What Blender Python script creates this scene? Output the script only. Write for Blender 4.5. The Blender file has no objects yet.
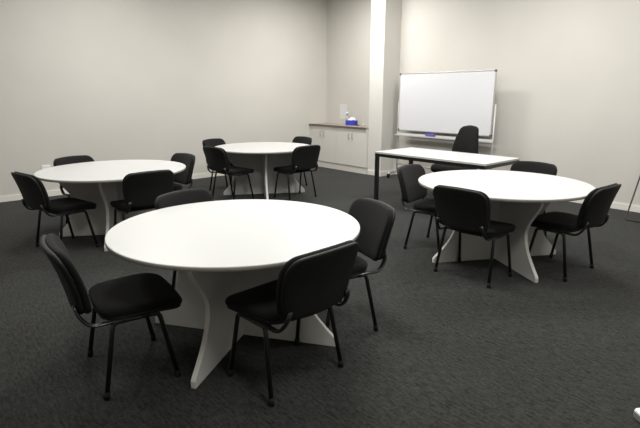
import bpy, bmesh, math, random
from mathutils import Vector, Matrix
random.seed(4)
S = bpy.context.scene
COL = S.collection

# ------------------------------------------------------------------ materials
def mat(name, color, rough=.6, spec=.5, metal=0., noise=0., nscale=40., bump=0., bscale=200., sheen=0.,
        trans=0., coat=0.):
    m = bpy.data.materials.new(name); m.use_nodes = True
    nt = m.node_tree; b = nt.nodes['Principled BSDF']
    b.inputs['Base Color'].default_value = (*color, 1)
    b.inputs['Roughness'].default_value = rough
    b.inputs['Specular IOR Level'].default_value = spec
    b.inputs['Metallic'].default_value = metal
    b.inputs['Sheen Weight'].default_value = sheen
    b.inputs['Transmission Weight'].default_value = trans
    b.inputs['Coat Weight'].default_value = coat
    tc = nt.nodes.new('ShaderNodeTexCoord')
    if noise:
        n = nt.nodes.new('ShaderNodeTexNoise'); n.inputs['Scale'].default_value = nscale
        n.inputs['Detail'].default_value = 6
        nt.links.new(tc.outputs['Object'], n.inputs['Vector'])
        r = nt.nodes.new('ShaderNodeValToRGB')
        r.color_ramp.elements[0].position = .3; r.color_ramp.elements[1].position = .7
        r.color_ramp.elements[0].color = (*[c * (1 - noise) for c in color], 1)
        r.color_ramp.elements[1].color = (*[min(1, c * (1 + noise)) for c in color], 1)
        nt.links.new(n.outputs['Fac'], r.inputs['Fac'])
        nt.links.new(r.outputs['Color'], b.inputs['Base Color'])
    if bump:
        n = nt.nodes.new('ShaderNodeTexNoise'); n.inputs['Scale'].default_value = bscale
        n.inputs['Detail'].default_value = 3
        nt.links.new(tc.outputs['Object'], n.inputs['Vector'])
        bp = nt.nodes.new('ShaderNodeBump'); bp.inputs['Strength'].default_value = bump
        bp.inputs['Distance'].default_value = .004
        nt.links.new(n.outputs['Fac'], bp.inputs['Height'])
        nt.links.new(bp.outputs['Normal'], b.inputs['Normal'])
    return m

M = {}
M['wall'] = mat('painted_wall', (.56, .54, .498), .75, .25, noise=.025, nscale=1.3, bump=.08, bscale=300)
M['column'] = mat('painted_column', (.63, .615, .575), .6, .3, bump=.05, bscale=300)
M['ceiling'] = mat('ceiling_paint', (.74, .73, .70), .9, .2)
M['skirting'] = mat('skirting_paint', (.70, .68, .63), .5, .4)
M['laminate'] = mat('white_laminate', (.525, .53, .52), .34, .4)
M['edge'] = mat('table_edge_band', (.31, .305, .27), .45, .4)
M['panel'] = mat('white_panel', (.60, .60, .57), .5, .35)
M['fabric'] = mat('black_fabric', (.0065, .0065, .0065), .95, .25, noise=.35, nscale=220, bump=.5, bscale=600, sheen=.04)
M['plastic'] = mat('black_plastic', (.007, .007, .007), .6, .3, bump=.12, bscale=500)
M['metal'] = mat('black_metal', (.009, .009, .009), .33, .5, coat=.15)
M['dark_tube'] = mat('dark_metal_tube', (.02, .017, .015), .5, .4)
M['rubber'] = mat('black_rubber', (.008, .008, .008), .8, .3)
M['board'] = mat('whiteboard_surface', (.66, .66, .68), .22, .5, coat=.3)
M['alu'] = mat('aluminium', (.62, .62, .61), .38, .5, metal=.75)
M['grey_plastic'] = mat('grey_plastic', (.10, .10, .11), .5, .4)
M['blue'] = mat('blue_card', (.035, .05, .42), .5, .4, noise=.25, nscale=30)
M['purple'] = mat('violet_plastic', (.12, .10, .42), .5, .4)
M['tissue'] = mat('white_tissue', (.85, .87, .92), .9, .2)
M['counter'] = mat('worktop_laminate', (.33, .29, .245), .45, .4, noise=.12, nscale=60)
M['counter_edge'] = mat('worktop_edge', (.12, .095, .08), .5, .4)
M['cabinet'] = mat('cabinet_laminate', (.63, .615, .57), .5, .35)
M['kick'] = mat('kickboard', (.62, .595, .54), .6, .3)
M['dark'] = mat('shadow_gap', (.05, .045, .04), .8, .2)
M['paper'] = mat('white_paper', (.64, .645, .65), .8, .2)
M['chrome'] = mat('handle_steel', (.40, .38, .35), .35, .5, metal=.8)
M['socket'] = mat('socket_plastic', (.82, .82, .80), .4, .4)
M['tray'] = mat('tray_aluminium', (.55, .55, .54), .5, .5, metal=.2)
M['clear'] = mat('clear_plastic', (.85, .87, .9), .15, .5, trans=.75)
M['white_plastic'] = mat('white_plastic', (.80, .80, .78), .45, .4)
M['light_grey'] = mat('grey_side_plastic', (.22, .21, .20), .6, .4)

def carpet_material():
    m = bpy.data.materials.new('charcoal_carpet'); m.use_nodes = True
    nt = m.node_tree; b = nt.nodes['Principled BSDF']; L = nt.links.new
    b.inputs['Roughness'].default_value = .95; b.inputs['Specular IOR Level'].default_value = .12
    b.inputs['Sheen Weight'].default_value = .10; b.inputs['Sheen Roughness'].default_value = .4
    tc = nt.nodes.new('ShaderNodeTexCoord')
    mp = nt.nodes.new('ShaderNodeMapping'); mp.inputs['Scale'].default_value = (1, .22, 1)
    mp.inputs['Rotation'].default_value = (0, 0, .0)
    L(tc.outputs['Object'], mp.inputs['Vector'])
    n1 = nt.nodes.new('ShaderNodeTexNoise'); n1.inputs['Scale'].default_value = 70; n1.inputs['Detail'].default_value = 4
    n1.inputs['Roughness'].default_value = .7
    L(mp.outputs['Vector'], n1.inputs['Vector'])
    n2 = nt.nodes.new('ShaderNodeTexNoise'); n2.inputs['Scale'].default_value = 60; n2.inputs['Detail'].default_value = 5
    L(tc.outputs['Object'], n2.inputs['Vector'])
    n3 = nt.nodes.new('ShaderNodeTexNoise'); n3.inputs['Scale'].default_value = 1.1; n3.inputs['Detail'].default_value = 2
    L(tc.outputs['Object'], n3.inputs['Vector'])
    a = nt.nodes.new('ShaderNodeMath'); a.operation = 'MULTIPLY_ADD'; a.inputs[1].default_value = .6
    L(n1.outputs['Fac'], a.inputs[0])
    a2 = nt.nodes.new('ShaderNodeMath'); a2.operation = 'MULTIPLY'; a2.inputs[1].default_value = .3
    L(n2.outputs['Fac'], a2.inputs[0]); L(a2.outputs[0], a.inputs[2])
    a3 = nt.nodes.new('ShaderNodeMath'); a3.operation = 'MULTIPLY_ADD'; a3.inputs[1].default_value = .1
    L(n3.outputs['Fac'], a3.inputs[0]); L(a.outputs[0], a3.inputs[2])
    r = nt.nodes.new('ShaderNodeValToRGB')
    e = r.color_ramp.elements
    e[0].position = .36; e[0].color = (.0082, .0085, .0078, 1)
    e[1].position = .66; e[1].color = (.047, .0482, .0446, 1)
    L(a3.outputs[0], r.inputs['Fac']); L(r.outputs['Color'], b.inputs['Base Color'])
    bp = nt.nodes.new('ShaderNodeBump'); bp.inputs['Strength'].default_value = .6; bp.inputs['Distance'].default_value = .006
    L(a.outputs[0], bp.inputs['Height']); L(bp.outputs['Normal'], b.inputs['Normal'])
    return m
M['carpet'] = carpet_material()

# ------------------------------------------------------------------ helpers
def link(name, bm, material, parent=None, smooth=False, bevel=0., loc=None):
    me = bpy.data.meshes.new(name)
    bmesh.ops.recalc_face_normals(bm, faces=bm.faces)
    bm.to_mesh(me); bm.free()
    mats = material if isinstance(material, (list, tuple)) else [material]
    for x in mats: me.materials.append(M[x])
    if smooth:
        for p in me.polygons: p.use_smooth = True
    o = bpy.data.objects.new(name, me); COL.objects.link(o)
    if parent: o.parent = parent
    if loc: o.location = loc
    if bevel:
        md = o.modifiers.new('bevel', 'BEVEL'); md.width = bevel; md.segments = 2; md.limit_method = 'ANGLE'
    return o

def tag(o, label, cat, group=None):
    o['label'] = label; o['category'] = cat
    if group: o['group'] = group
    return o

def thing(name, label, cat, loc=(0, 0, 0), rz=0., group=None):
    o = bpy.data.objects.new(name, None); COL.objects.link(o)
    o.empty_display_size = .1
    o.location = loc; o.rotation_euler = (0, 0, rz)
    return tag(o, label, cat, group)

def copy_tree(o, parent=None):
    c = o.copy(); COL.objects.link(c)
    if parent: c.parent = parent
    for ch in list(o.children): copy_tree(ch, c)
    return c

def box(bm, x0, x1, y0, y1, z0, z1, mi=0):
    vs = [bm.verts.new((x, y, z)) for z in (z0, z1) for x, y in ((x0, y0), (x1, y0), (x1, y1), (x0, y1))]
    for f in ((0, 3, 2, 1), (4, 5, 6, 7), (0, 1, 5, 4), (1, 2, 6, 5), (2, 3, 7, 6), (3, 0, 4, 7)):
        fc = bm.faces.new([vs[i] for i in f]); fc.material_index = mi
    return bm

def B(*a): return box(bmesh.new(), *a)

def fillet(pts, r, n=6):
    pts = [Vector(p) for p in pts]; out = [pts[0]]
    for i in range(1, len(pts) - 1):
        a, b, c = pts[i - 1], pts[i], pts[i + 1]
        d1, d2 = (a - b), (c - b); k = min(r, d1.length * .48, d2.length * .48)
        p, q = b + d1.normalized() * k, b + d2.normalized() * k
        for j in range(n + 1):
            t = j / n; out.append(p * (1 - t) ** 2 + b * 2 * t * (1 - t) + q * t * t)
    out.append(pts[-1]); return out

def tube(bm, pts, r, n=12, ry=None, taper=None):
    pts = [Vector(p) for p in pts]; ry = ry or r
    rings = []; up = None
    for i, p in enumerate(pts):
        d = (pts[min(i + 1, len(pts) - 1)] - pts[max(i - 1, 0)]).normalized()
        if up is None:
            up = Vector((0, 0, 1)) if abs(d.z) < .9 else Vector((0, 1, 0))
        up = (up - d * up.dot(d)).normalized(); sd = d.cross(up)
        k = 1 if not taper else 1 + (taper - 1) * i / (len(pts) - 1)
        rings.append([bm.verts.new(p + (sd * math.cos(a) * r + up * math.sin(a) * ry) * k)
                      for a in [2 * math.pi * j / n for j in range(n)]])
    for A, C_ in zip(rings, rings[1:]):
        for j in range(n): bm.faces.new((A[j], A[(j + 1) % n], C_[(j + 1) % n], C_[j]))
    bm.faces.new(rings[0][::-1]); bm.faces.new(rings[-1])
    return bm

def lathe(bm, prof, n=32, cx=0., cy=0., mi=0):
    rings = []
    for r, z in prof:
        rings.append([bm.verts.new((cx + r * math.cos(2 * math.pi * j / n), cy + r * math.sin(2 * math.pi * j / n), z))
                      for j in range(n)])
    for A, C_ in zip(rings, rings[1:]):
        for j in range(n):
            f = bm.faces.new((A[j], A[(j + 1) % n], C_[(j + 1) % n], C_[j])); f.material_index = mi
    bm.faces.new(rings[0][::-1]); bm.faces.new(rings[-1])
    return bm

def prism(bm, outline, fn0, fn1, mi=0):
    a = [bm.verts.new(fn0(*p)) for p in outline]; b = [bm.verts.new(fn1(*p)) for p in outline]
    n = len(a); bm.faces.new(a[::-1]).material_index = mi; bm.faces.new(b).material_index = mi
    for i in range(n): bm.faces.new((a[i], a[(i + 1) % n], b[(i + 1) % n], b[i])).material_index = mi
    return bm

def pillow(outline, place, t0, t1, inset=.03):
    """cushion: outline (u,v) closed loop; place(u,v,t)->xyz; back face at t0, front at t1 with rounded rim"""
    bm = bmesh.new(); cu = sum(p[0] for p in outline) / len(outline); cv = sum(p[1] for p in outline) / len(outline)
    hu = max(abs(p[0] - cu) for p in outline)
    tm = (t0 + t1) / 2; ht = (t1 - t0) / 2
    levels = []
    for k in (1., .92, .75, .5, .25): levels.append((k, 'b'))
    prof = []
    # from back centre outward, round the rim, to front centre
    for s in (.0001, .35, .65, .85): prof.append((s * (1 - inset / hu), t0 + ht * .0))
    for j in range(7):
        a = -math.pi / 2 + math.pi * j / 6
        prof.append((1 - inset / hu + inset / hu * math.cos(a), tm + ht * math.sin(a)))
    for s in (.85, .65, .35, .0001): prof.append((s * (1 - inset / hu), t1 + ht * .22 * (1 - s * s)))
    rings = []
    for s, t in prof:
        rings.append([bm.verts.new(place(cu + (u - cu) * s, cv + (v - cv) * s, t)) for u, v in outline])
    n = len(outline)
    for A, C_ in zip(rings, rings[1:]):
        for j in range(n): bm.faces.new((A[j], A[(j + 1) % n], C_[(j + 1) % n], C_[j]))
    bm.faces.new(rings[0][::-1]); bm.faces.new(rings[-1])
    return bm

def round_rect(w0, w1, v0, v1, r0, r1, n=8, bulge=.0):
    """half widths w0 at v0, w1 at v1, corner radii r0 (low), r1 (high)"""
    pts = []
    def arc(cx, cy, r, a0, a1):
        for j in range(n + 1):
            a = math.radians(a0 + (a1 - a0) * j / n); pts.append((cx + r * math.cos(a), cy + r * math.sin(a)))
    arc(-w0 + r0, v0 + r0, r0, 180, 270)
    for k in (.33, .66): pts.append(((-w0 + r0) * (1 - k) + (w0 - r0) * k, v0 - bulge * 4 * k * (1 - k)))
    arc(w0 - r0, v0 + r0, r0, 270, 360)
    for k in (.25, .5, .75): pts.append((w0 * (1 - k) + w1 * k + bulge * 4 * k * (1 - k), (v0 + r0) * (1 - k) + (v1 - r1) * k))
    arc(w1 - r1, v1 - r1, r1, 0, 90)
    for k in (.25, .5, .75): pts.append(((w1 - r1) * (1 - 2 * k), v1 + bulge * 4 * k * (1 - k)))
    arc(-w1 + r1, v1 - r1, r1, 90, 180)
    for k in (.25, .5, .75): pts.append((-(w1 * (1 - k) + w0 * k + bulge * 4 * k * (1 - k)), (v1 - r1) * (1 - k) + (v0 + r0) * k))
    return pts

# ------------------------------------------------------------------ the room
XR, YB, H = 7.195, 8.175, 3.55
XL, YF = -2.6, -2.4
def struct(name, bm, m, **k):
    o = link(name, bm, m, **k); o['kind'] = 'structure'; return o
struct('floor', B(XL - .1, XR + .1, YF - .1, YB + .1, -.1, 0), 'carpet')
struct('ceiling', B(XL - .1, XR + .1, YF - .1, YB + .1, H, H + .1), 'ceiling')
struct('wall_back', B(XL - .1, XR + .1, YB, YB + .1, 0, H), 'wall')
struct('wall_right', B(XR, XR + .1, YF - .1, YB, 0, H), 'wall')
struct('wall_left', B(XL - .1, XL, YF - .1, YB, 0, H), 'wall')
struct('wall_front', B(XL, XR, YF - .1, YF, 0, H), 'wall')
CX, CY0, CY1 = 6.755, 6.14, 6.475
struct('wall_column', B(CX, XR, CY0, CY1, 0, H), 'column', bevel=.004)
bt = .014
struct('baseboard_back', B(XL, 6.72, YB - bt, YB, 0, .088), 'skirting', bevel=.003)
struct('baseboard_right', B(XR - bt, XR, YF, CY0 - bt, 0, .088), 'skirting', bevel=.003)
bm = B(CX - bt, CX, CY0 - bt, CY1, 0, .088); box(bm, CX, XR, CY0 - bt, CY0, 0, .088)
struct('baseboard_column', bm, 'skirting', bevel=.003)
struct('baseboard_left', B(XL, XL + bt, YF, YB - bt, 0, .088), 'skirting', bevel=.003)

# ------------------------------------------------------------------ cabinets
def cabinet(y0, y1, label):
    t = thing('base_cabinet', label, 'cabinet', (0, 0, 0), 0, 'white base cabinets under the worktop')
    t.location = (6.95, (y0 + y1) / 2, 0)
    hy = (y1 - y0) / 2 - .001; fx = 6.712 - 6.95
    link('carcass', B(fx + .02, .243, -hy, hy, .125, .863), 'cabinet', t)
    link('kickboard', B(fx + .012, fx + .03, -hy, hy, .001, .118), 'kick', t)
    link('shadow_gap', B(fx + .018, fx + .03, -hy, hy, .118, .127), 'dark', t)
    for s in (-1, 1):
        a, b = (0.0008, hy - .0006) if s > 0 else (-hy + .0006, -.0008)
        d = link('door', B(fx, fx + .018, a, b, .129, .863), 'cabinet', t)
        yc = .052 * s
        hb = bmesh.new()
        tube(hb, fillet([(fx, yc, .66), (fx - .026, yc, .66), (fx - .026, yc, .765), (fx, yc, .765)], .014), .0055, 8)
        link('handle', hb, 'chrome', d, smooth=True)
    return t
cabinet(7.334, YB - .002, 'two-door white base cabinet in the corner against the long back wall')
cabinet(CY1 + .003, 7.332, 'two-door white base cabinet next to the bright column')
wt = bmesh.new(); box(wt, 6.69, XR - .001, CY1 + .002, YB - .001, .866, .895)
box(wt, 6.685, 6.69, CY1 + .002, YB - .001, .865, .8955, 1)
o = link('worktop', wt, ['counter', 'counter_edge']); tag(o, 'brown laminate worktop with dark edge on the white cabinets', 'worktop')

# things on the worktop
t = thing('tissue_box', 'blue cardboard tissue box with white tissue on the brown worktop', 'tissue box', (7.0, 7.19, .8955), math.radians(8))
link('carton', B(-.06, .06, -.11, .11, .0, .098), 'blue', t, bevel=.003)
bm = bmesh.new(); rg = []
for k, (r, z) in enumerate([(1, .0982), (.9, .11), (.75, .125), (.4, .145), (.1, .135)]):
    rg.append([bm.verts.new((.035 * r * math.cos(a) * (1 + .25 * math.sin(3 * a + k)), .095 * r * math.sin(a) * (1 + .18 * math.cos(4 * a + k)) - .01 * k,
               z + .012 * math.sin(5 * a + k) * (k > 0))) for a in [2 * math.pi * j / 24 for j in range(24)]])
for A_, B_ in zip(rg, rg[1:]):
    for j in range(24): bm.faces.new((A_[j], A_[(j + 1) % 24], B_[(j + 1) % 24], B_[j]))
bm.faces.new(rg[0][::-1]); bm.faces.new(rg[-1])
link('tissue', bm, 'tissue', t, smooth=True)

t = thing('pump_bottle', 'clear pump bottle with white pump standing behind the blue tissue box', 'bottle', (7.10, 7.42, .8955))
link('bottle_body', lathe(bmesh.new(), [(.034, .0), (.037, .006), (.037, .13), (.03, .155), (.014, .17), (.014, .18)], 24), 'clear', t, smooth=True)
link('pump_collar', lathe(bmesh.new(), [(.017, .178), (.017, .198), (.006, .2), (.006, .225)], 20), 'grey_plastic', t, smooth=True)
bm = lathe(bmesh.new(), [(.019, .223), (.021, .23), (.021, .25), (.014, .258)], 20)
tube(bm, fillet([(0, 0, .245), (-.05, -.012, .245), (-.056, -.013, .232)], .008), .007, 8)
link('pump_head', bm, 'white_plastic', t, smooth=True)

t = thing('marker_pen', 'black marker pen lying beside the tissue box on the worktop', 'pen', (6.98, 7.0, .9045), math.radians(80))
link('pen_body', tube(bmesh.new(), [(-.05, 0, 0), (.03, 0, 0)], .009, 12), 'plastic', t, smooth=True)
link('pen_cap', tube(bmesh.new(), [(.03, 0, 0), (.075, 0, 0), (.08, 0, 0)], .0095, 12), 'metal', t, smooth=True)
for i, (x, y, lb) in enumerate([(6.80, 6.66, 'small white cup at the column end of the worktop, nearer its front edge'),
                                (6.86, 6.73, 'small white cup at the column end of the worktop, further from its front edge')]):
    bm = lathe(bmesh.new(), [(.013, 0), (.018, .045), (.019, .047), (.017, .045), (.012, .003)], 20)
    tag(link('small_cup', bm, 'white_plastic', smooth=True, loc=(x, y, .8955)), lb, 'cup', 'small white cups on the worktop')

o = link('paper_notice', B(XR - .003, XR, 7.54, 7.75, .995, 1.305), 'paper')
tag(o, 'plain white paper sheet on the wall above the worktop', 'notice')

# power outlet on back wall
t = thing('power_outlet', 'white power outlet low on the back wall behind the left round table', 'outlet', (1.585, YB, .44))
link('outlet_plate', B(-.06, .06, -.010, 0, -.04, .04), 'socket', t, bevel=.003)
for s in (-1, 1): link('outlet_switch', B(.025 * s - .008, .025 * s + .008, -.014, -.010, .005, .022), 'white_plastic', t, bevel=.001)

# ------------------------------------------------------------------ whiteboard on mobile stand
BX, BY0, BY1, BZ0, BZ1 = 6.95, 4.035, 5.91, .868, 1.865
t = thing('whiteboard', 'large blank whiteboard on a mobile stand in front of the right wall', 'whiteboard', (BX, (BY0 + BY1) / 2, 0))
hw = (BY1 - BY0) / 2
link('writing_surface', B(-.008, .008, -hw + .012, hw - .012, BZ0 + .012, BZ1 - .012), 'board', t)
fr = bmesh.new()
for s in (-1, 1): box(fr, -.011, .012, *sorted((s * hw, s * (hw - .018))), BZ0, BZ1)
for z in (BZ0, BZ1 - .018): box(fr, -.011, .012, -hw + .018, hw - .018, z, z + .018)
link('board_frame', fr, 'alu', t, bevel=.002)
for sy in (-1, 1):
    for z in (BZ0, BZ1):
        zz = (z - .004, z + .03) if z == BZ0 else (z - .03, z + .004)
        yy = sorted((sy * (hw + .004), sy * (hw - .03)))
        bm = box(bmesh.new(), -.014, .015, *yy, *zz)
        link('corner_cap', bm, 'grey_plastic', t, bevel=.004)
for s in (-1, 1):
    y = s * (hw + .018)
    link('post', tube(bmesh.new(), [(.02, y, .09), (.02, y, 1.36)], .014, 12), 'tray', t, smooth=True)
    ft = tube(bmesh.new(), fillet([(-.22, y, .085), (-.15, y, .10), (.12, y, .10), (.16, y, .085)], .03), .017, 12)
    f = link('foot_rail', ft, 'alu', t, smooth=True)
    for x in (-.21, .15):
        bm = bmesh.new(); tube(bm, [(x, y - .014, .024), (x, y + .014, .024)], .024, 20)
        tube(bm, [(x, y, .03), (x, y, .085)], .009, 10); box(bm, x - .022, x + .022, y - .02, y + .02, .045, .072)
        link('caster', bm, 'rubber', f, smooth=False)
tr = B(-.055, .02, -hw - .03, hw + .03, .775, .783); box(tr, -.060, -.055, -hw - .03, hw + .03, .775, .800); box(tr, .0, .008, -hw - .03, hw + .03, .783, .822)
link('pen_tray', tr, 'tray', t, bevel=.002)
link('bottom_rail', tube(bmesh.new(), [(.02, -hw - .018, .25), (.02, hw + .018, .25)], .016, 12), 'alu', t, smooth=True)
t = thing('whiteboard_eraser', 'blue-violet whiteboard eraser in the tray under the whiteboard', 'eraser', (6.922, 5.17, .7835))
link('eraser_grip', B(-.024, .024, -.085, .085, .012, .062), 'purple', t, bevel=.006)
link('felt_pad', B(-.022, .022, -.082, .082, 0, .012), 'grey_plastic', t)

# ------------------------------------------------------------------ round tables
def leg_profile():
    ctrl = [(0, .632), (.04, .632), (.10, .575), (.2, .49), (.3, .442), (.38, .432), (.46, .465), (.55, .535), (.63, .59), (.703, .605)]
    pts = []
    for i in range(len(ctrl) - 1):
        z0, w0 = ctrl[i]; z1, w1 = ctrl[i + 1]
        wm, zm = ctrl[max(i - 1, 0)], ctrl[min(i + 2, len(ctrl) - 1)]
        m0 = (w1 - wm[1]) / max(z1 - wm[0], 1e-6); m1 = (zm[1] - w0) / (zm[0] - z0)
        if i == 0: m0 = m1 = 0
        for k in range(4):
            s = k / 4; h = z1 - z0
            w = (2 * s**3 - 3 * s**2 + 1) * w0 + (s**3 - 2 * s**2 + s) * h * m0 + (-2 * s**3 + 3 * s**2) * w1 + (s**3 - s**2) * h * m1
            pts.append((w, z0 + s * h))
    pts.append(ctrl[-1][::-1])
    return pts
def make_table():
    t = thing('round_table', '', 'table')
    R_, z1, z0 = .75, .73, .704
    bm = bmesh.new(); n = 128
    prof = [(R_ - .004, z0), (R_, z0 + .003), (R_, z1 - .003), (R_ - .003, z1)]
    lathe(bm, prof, n)
    o = link('tabletop', bm, ['laminate', 'edge'], t)
    for p in o.data.polygons:
        if abs(p.normal.z) < .5: p.material_index = 1; p.use_smooth = True
    pr = leg_profile()
    for k in range(2):
        th = .0145
        out = [(w, z) for w, z in pr] + [(-w, z) for w, z in reversed(pr)]
        if k == 0: f = lambda s: (lambda w, z: (w, s * th, z))
        else: f = lambda s: (lambda w, z: (s * th, w, z))
        bm = prism(bmesh.new(), out, f(-1), f(1))
        link('base_panel', bm, 'panel', t, bevel=.002)
    return t
TAB = make_table()
tables = [
 (1.486, 2.514, 34.5, 'nearest round white table, in the front of the room, largest in view'),
 (1.691, 5.394, 59, 'round white table at the left by the long back wall'),
 (4.187, 6.217, 59.5, 'farthest round white table, in front of the back corner cabinets'),
 (4.096, 2.231, 60.5, 'round white table at the right in front of the rectangular desk'),
]
for i, (x, y, a, lb) in enumerate(tables):
    o = TAB if i == 0 else copy_tree(TAB)
    o.location = (x, y, 0); o.rotation_euler = (0, 0, math.radians(a)); o['label'] = lb; o['group'] = 'round white meeting tables'

# ------------------------------------------------------------------ visitor chairs (sitter faces local +Y)
YT, YBm, ZT, ZB, BW = -.342, -.248, .797, .450, .247
def back_place(off):
    def f(u, v, t):
        k = (v - ZB) / (ZT - ZB)
        y = YBm + (YT - YBm) * k + .035 * (u / BW) ** 2 + .012 * math.sin(math.pi * k)
        return Vector((u, y + t + off, v))
    return f
def seat_place(u, v, t):
    k = max(0, (v - .10) / .15)
    return Vector((u, v, .433 + t - .020 * k * k - .006 * (1 - (u / .25) ** 2)))
def make_chair():
    t = thing('visitor_chair', '', 'chair')
    so = round_rect(.225, .25, -.165, .257, .085, .085, bulge=.008)
    link('seat', pillow(so, seat_place, -.022, .030, .024), 'fabric', t, smooth=True)
    so2 = [(u * .97, (v - .02) * .97 + .02) for u, v in so]
    link('seat_pan', pillow(so2, seat_place, -.034, -.012, .012), 'plastic', t, smooth=True)
    bo = round_rect(.225, .247, ZB, ZT, .06, .080, bulge=.007)
    link('backrest', pillow(bo, back_place(0), -.004, .034, .020), 'fabric', t, smooth=True)
    link('back_shell', pillow([(u * .985, (v - .64) * .985 + .64) for u, v in bo], back_place(-.006), -.024, .004, .014), 'plastic', t, smooth=True)
    xs, zr = .225, .392
    for s in (-1, 1):
        for y0, y1, x1 in ((-.115, -.185, .254), (.115, .184, .247)):
            lg = link('leg', tube(bmesh.new(), fillet([(s * xs, y0 * .45, zr), (s * xs, y0, zr), (s * x1, y1, .012)], .05), .0125, 12, .0125), 'metal', t, smooth=True)
            dx, dy, dz = s * (x1 - xs), y1 - y0, .012 - zr
            f = -.02 / zr
            link('foot_cap', tube(bmesh.new(), [(s * x1 - dx * .07, y1 - dy * .07, .012 + .07 * zr), (s * x1, y1, .0)], .0155, 12), 'rubber', lg, smooth=True)
        link('side_rail', tube(bmesh.new(), [(s * xs, -.07, zr), (s * xs, .07, zr)], .0125, 12), 'metal', t, smooth=True)
        bs = fillet([(s * (xs - .006), .03, zr + .008), (s * (xs - .004), -.215, zr + .004), (s * .212, -.262, .455), (s * .195, -.276, .515)], .05)
        link('back_support', tube(bmesh.new(), bs, .017, 12, .009), 'metal', t, smooth=True)
    for y in (-.10, .10):
        link('crossbar', tube(bmesh.new(), [(-xs, y, zr), (xs, y, zr)], .011, 10), 'metal', t, smooth=True)
    return t
CH = make_chair()
G = {'A': 'black chairs around the nearest round table', 'B': 'black chairs around the left round table',
     'C': 'black chairs around the farthest round table', 'D': 'black chairs around the right round table'}
chairs = {
'A1': (.804, 2.587, -96.9, 'black visitor chair in the left foreground, facing right towards the nearest round table'),
'A2': (1.437, 1.972, 4.0, 'black visitor chair in the centre foreground, its back to us, at the nearest round table'),
'A3': (2.065, 2.27, 75.0, 'black visitor chair at the right rim of the nearest round table, facing left'),
'A4': (1.60, 3.085, 192.0, 'black visitor chair behind the nearest round table, only its top showing over the tabletop'),
'B1': (1.115, 5.26, -78.0, 'leftmost black visitor chair, seen from behind at the left round table'),
'B2': (1.594, 5.928, 199.0, 'black visitor chair between the left round table and the back wall'),
'B3': (1.756, 4.848, -1.0, 'black visitor chair between the left round table and the nearest round table, backrest towards us'),
'B4': (2.300, 5.579, 94.4, 'black visitor chair at the right end of the left round table'),
'C1': (3.961, 6.912, 199.0, 'black visitor chair behind the farthest round table, half hidden by another chair at its left'),
'C2': (3.59, 6.17, -83.0, 'black visitor chair at the left side of the farthest round table, facing right'),
'C3': (4.385, 5.70, 2.0, 'black visitor chair at the right front of the farthest round table, facing left'),
'C4': (4.93, 6.570, 87.7, 'black visitor chair behind the farthest round table, its top showing nearest the cabinets'),
'D1': (3.965, 2.85, 191.0, 'black visitor chair at the left end of the right round table, under the desk corner'),
'D2': (3.568, 2.140, -88.5, 'black visitor chair in front of the right round table, backrest covering its left rim'),
'D3': (4.256, 1.720, -1.7, 'rightmost black visitor chair, tucked under the right end of the right round table'),
'D4': (4.815, 2.430, 90.4, 'black visitor chair behind the right round table, only its top showing beside the desk end'),
}
for i, (k, (x, y, a, lb)) in enumerate(chairs.items()):
    o = CH if i == 0 else copy_tree(CH)
    o.location = (x, y, 0); o.rotation_euler = (0, 0, math.radians(a)); o['label'] = lb; o['group'] = G[k[0]]

# ------------------------------------------------------------------ desk
t = thing('rectangular_desk', 'long white-topped desk with black square-tube frame before the whiteboard', 'desk', (5.43, 3.825, 0), math.radians(1.0))
dx, dy = .41, .852
link('desktop', B(-dx, dx, -dy, dy, .706, .73), 'laminate', t, bevel=.002)
ap = bmesh.new()
for s in (-1, 1):
    box(ap, *sorted((s * (dx - .004), s * (dx - .034))), -dy + .004, dy - .004, .664, .7055)
    box(ap, -dx + .034, dx - .034, *sorted((s * (dy - .004), s * (dy - .034))), .664, .7055)
link('frame', ap, 'metal', t, bevel=.002)
for sx in (-1, 1):
    for sy in (-1, 1):
        link('leg', B(*sorted((sx * (dx - .004), sx * (dx - .052))), *sorted((sy * (dy - .004), sy * (dy - .052))), 0, .664), 'metal', t, bevel=.003)

# ------------------------------------------------------------------ office chair behind the desk
t = thing('office_chair', 'black high-backed office chair behind the rectangular desk, before the whiteboard', 'chair', (6.17, 4.13, 0), math.radians(88))
so = round_rect(.25, .29, -.25, .27, .08, .10, bulge=.01)
link('seat', pillow(so, lambda u, v, q: Vector((u, v,   .475 + q - .02 * max(0, (v - .1) / .15) ** 2)), -.085, .03, .055), 'fabric', t, smooth=True)
bo = round_rect(.23, .165, .52, 1.045, .09, .085, bulge=.012)
def obp(u, v, q):
    k = (v - .54) / .535
    return Vector((u, -.245 - .10 * k + .03 * math.sin(math.pi * k * .9) + .03 * (u / .22) ** 2 + q, v))
link('backrest', pillow(bo, obp, -.03, .035, .03), 'fabric', t, smooth=True)
link('back_bar', tube(bmesh.new(), fillet([(0, -.02, .41), (0, -.30, .41), (0, -.325, .50), (0, -.33, .72)], .06), .03, 12, .008), 'metal', t, smooth=True)
link('tilt_mechanism', B(-.07, .07, -.09, .09, .385, .426), 'plastic', t, bevel=.006)
link('gas_column', lathe(bmesh.new(), [(.03, .07), (.03, .25), (.018, .252), (.018, .39)], 20), 'metal', t, smooth=True)
for k in range(5):
    a = 2 * math.pi * k / 5 + .3; c, s = math.cos(a), math.sin(a)
    lg = link('base_arm', tube(bmesh.new(), [(0, 0, .105), (.15 * c, .15 * s, .10), (.29 * c, .29 * s, .075)], .022, 10, .016, taper=.7), 'plastic', t, smooth=True)
    bm = bmesh.new(); px, py = .285 * c, .285 * s
    for q in (-1, 1):
        ox, oy = -s * .016 * q, c * .016 * q
        tube(bm, [(px + ox - s * .008 * q, py + oy + c * .008 * q, .027), (px + ox + s * .007 * q, py + oy - c * .007 * q, .027)], .027, 18)
    tube(bm, [(px, py, .03), (px, py, .08)], .007, 8)
    link('caster', bm, 'rubber', lg)

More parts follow.
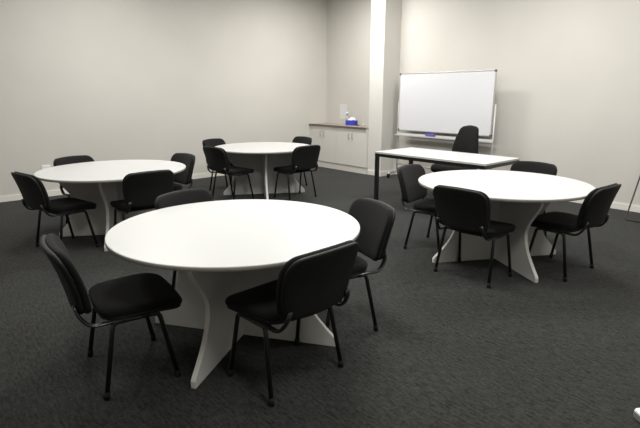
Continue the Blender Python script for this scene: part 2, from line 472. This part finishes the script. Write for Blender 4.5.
# ------------------------------------------------------------------ leaning tube frame at the right edge
t = thing('metal_frame', 'thin dark metal tube frame leaning on the right wall at the right photo edge', 'frame', (0, 0, 0))
t.location = (6.61, 1.945, 0)
dirv = Vector((.60, .02, .86)); along = Vector((-.03, -1, 0)).normalized()
def LP(a, b): return Vector((0, 0, .012)) + dirv.normalized() * b + along * a
L_ = .93
fr = fillet([LP(.35, 0), LP(0, 0), LP(0, L_), LP(.75, L_), LP(.75, 0), LP(.35, 0)], .03)
link('tube_loop', tube(bmesh.new(), fr, .009, 10), 'dark_tube', t, smooth=True)
link('crossbar', tube(bmesh.new(), [LP(0.0, .84), LP(.75, .84)], .007, 8), 'dark_tube', t, smooth=True)

# ------------------------------------------------------------------ block at bottom right edge
t = thing('floor_block', 'small grey block with white top on the carpet at the bottom right photo corner', 'block', (2.475, .575, 0), math.radians(-35))
out = round_rect(.055, .055, -.30, .0, .02, .02)
link('block_body', prism(bmesh.new(), out, lambda u, v: (u + .055, v, .0), lambda u, v: (u + .055, v, .03)), 'light_grey', t, bevel=.003)
link('block_top', prism(bmesh.new(), out, lambda u, v: (u + .055, v, .03), lambda u, v: (u * .93 + .055, (v + .15) * .97 - .15, .042)), 'white_plastic', t, bevel=.003)

# ------------------------------------------------------------------ lights
def area(x, y, w, sx=.6, sy=1.2, col=(1, .985, .955), z=H - .06):
    l = bpy.data.lights.new('ceiling_or_fill_lamp', 'AREA'); l.shape = 'RECTANGLE'; l.size = sx; l.size_y = sy
    l.energy = w; l.color = col
    o = bpy.data.objects.new('ceiling_or_fill_lamp', l); COL.objects.link(o); o.location = (x, y, z)
    return o
area(5.75, 6.15, 62, .3, 1.2)
area(5.3, 2.9, 60)
area(2.4, 6.2, 48)
area(2.4, 2.9, 60)
area(-.6, 4.5, 25)
area(1.3, .3, 38)  # added fill light, no known fixture: brightens the carpet near the camera
area(4.6, .2, 38)  # second added fill, lifts the near floor towards the right
w = bpy.data.worlds.new('world'); S.world = w; w.use_nodes = True
w.node_tree.nodes['Background'].inputs[0].default_value = (.8, .82, .85, 1)
w.node_tree.nodes['Background'].inputs[1].default_value = .25

# ------------------------------------------------------------------ camera
f, pitch, yaw, roll, h = 485.05, .2424, .7081, -.0006, 1.5101
F = Vector((math.sin(yaw) * math.cos(pitch), math.cos(yaw) * math.cos(pitch), -math.sin(pitch)))
R = Vector((math.cos(yaw), -math.sin(yaw), 0)); U = R.cross(F)
R2 = R * math.cos(roll) + U * math.sin(roll); U2 = -R * math.sin(roll) + U * math.cos(roll)
cam = bpy.data.cameras.new('camera'); co = bpy.data.objects.new('camera', cam); COL.objects.link(co)
cam.sensor_fit = 'HORIZONTAL'; cam.sensor_width = 36; cam.lens = 36 * f / 640
cam.clip_start = .05
co.matrix_world = Matrix(((R2.x, U2.x, -F.x, 0), (R2.y, U2.y, -F.y, 0), (R2.z, U2.z, -F.z, h), (0, 0, 0, 1)))
S.camera = co
S.view_settings.view_transform = 'Standard'
S.view_settings.look = 'None'
S.view_settings.exposure = .70
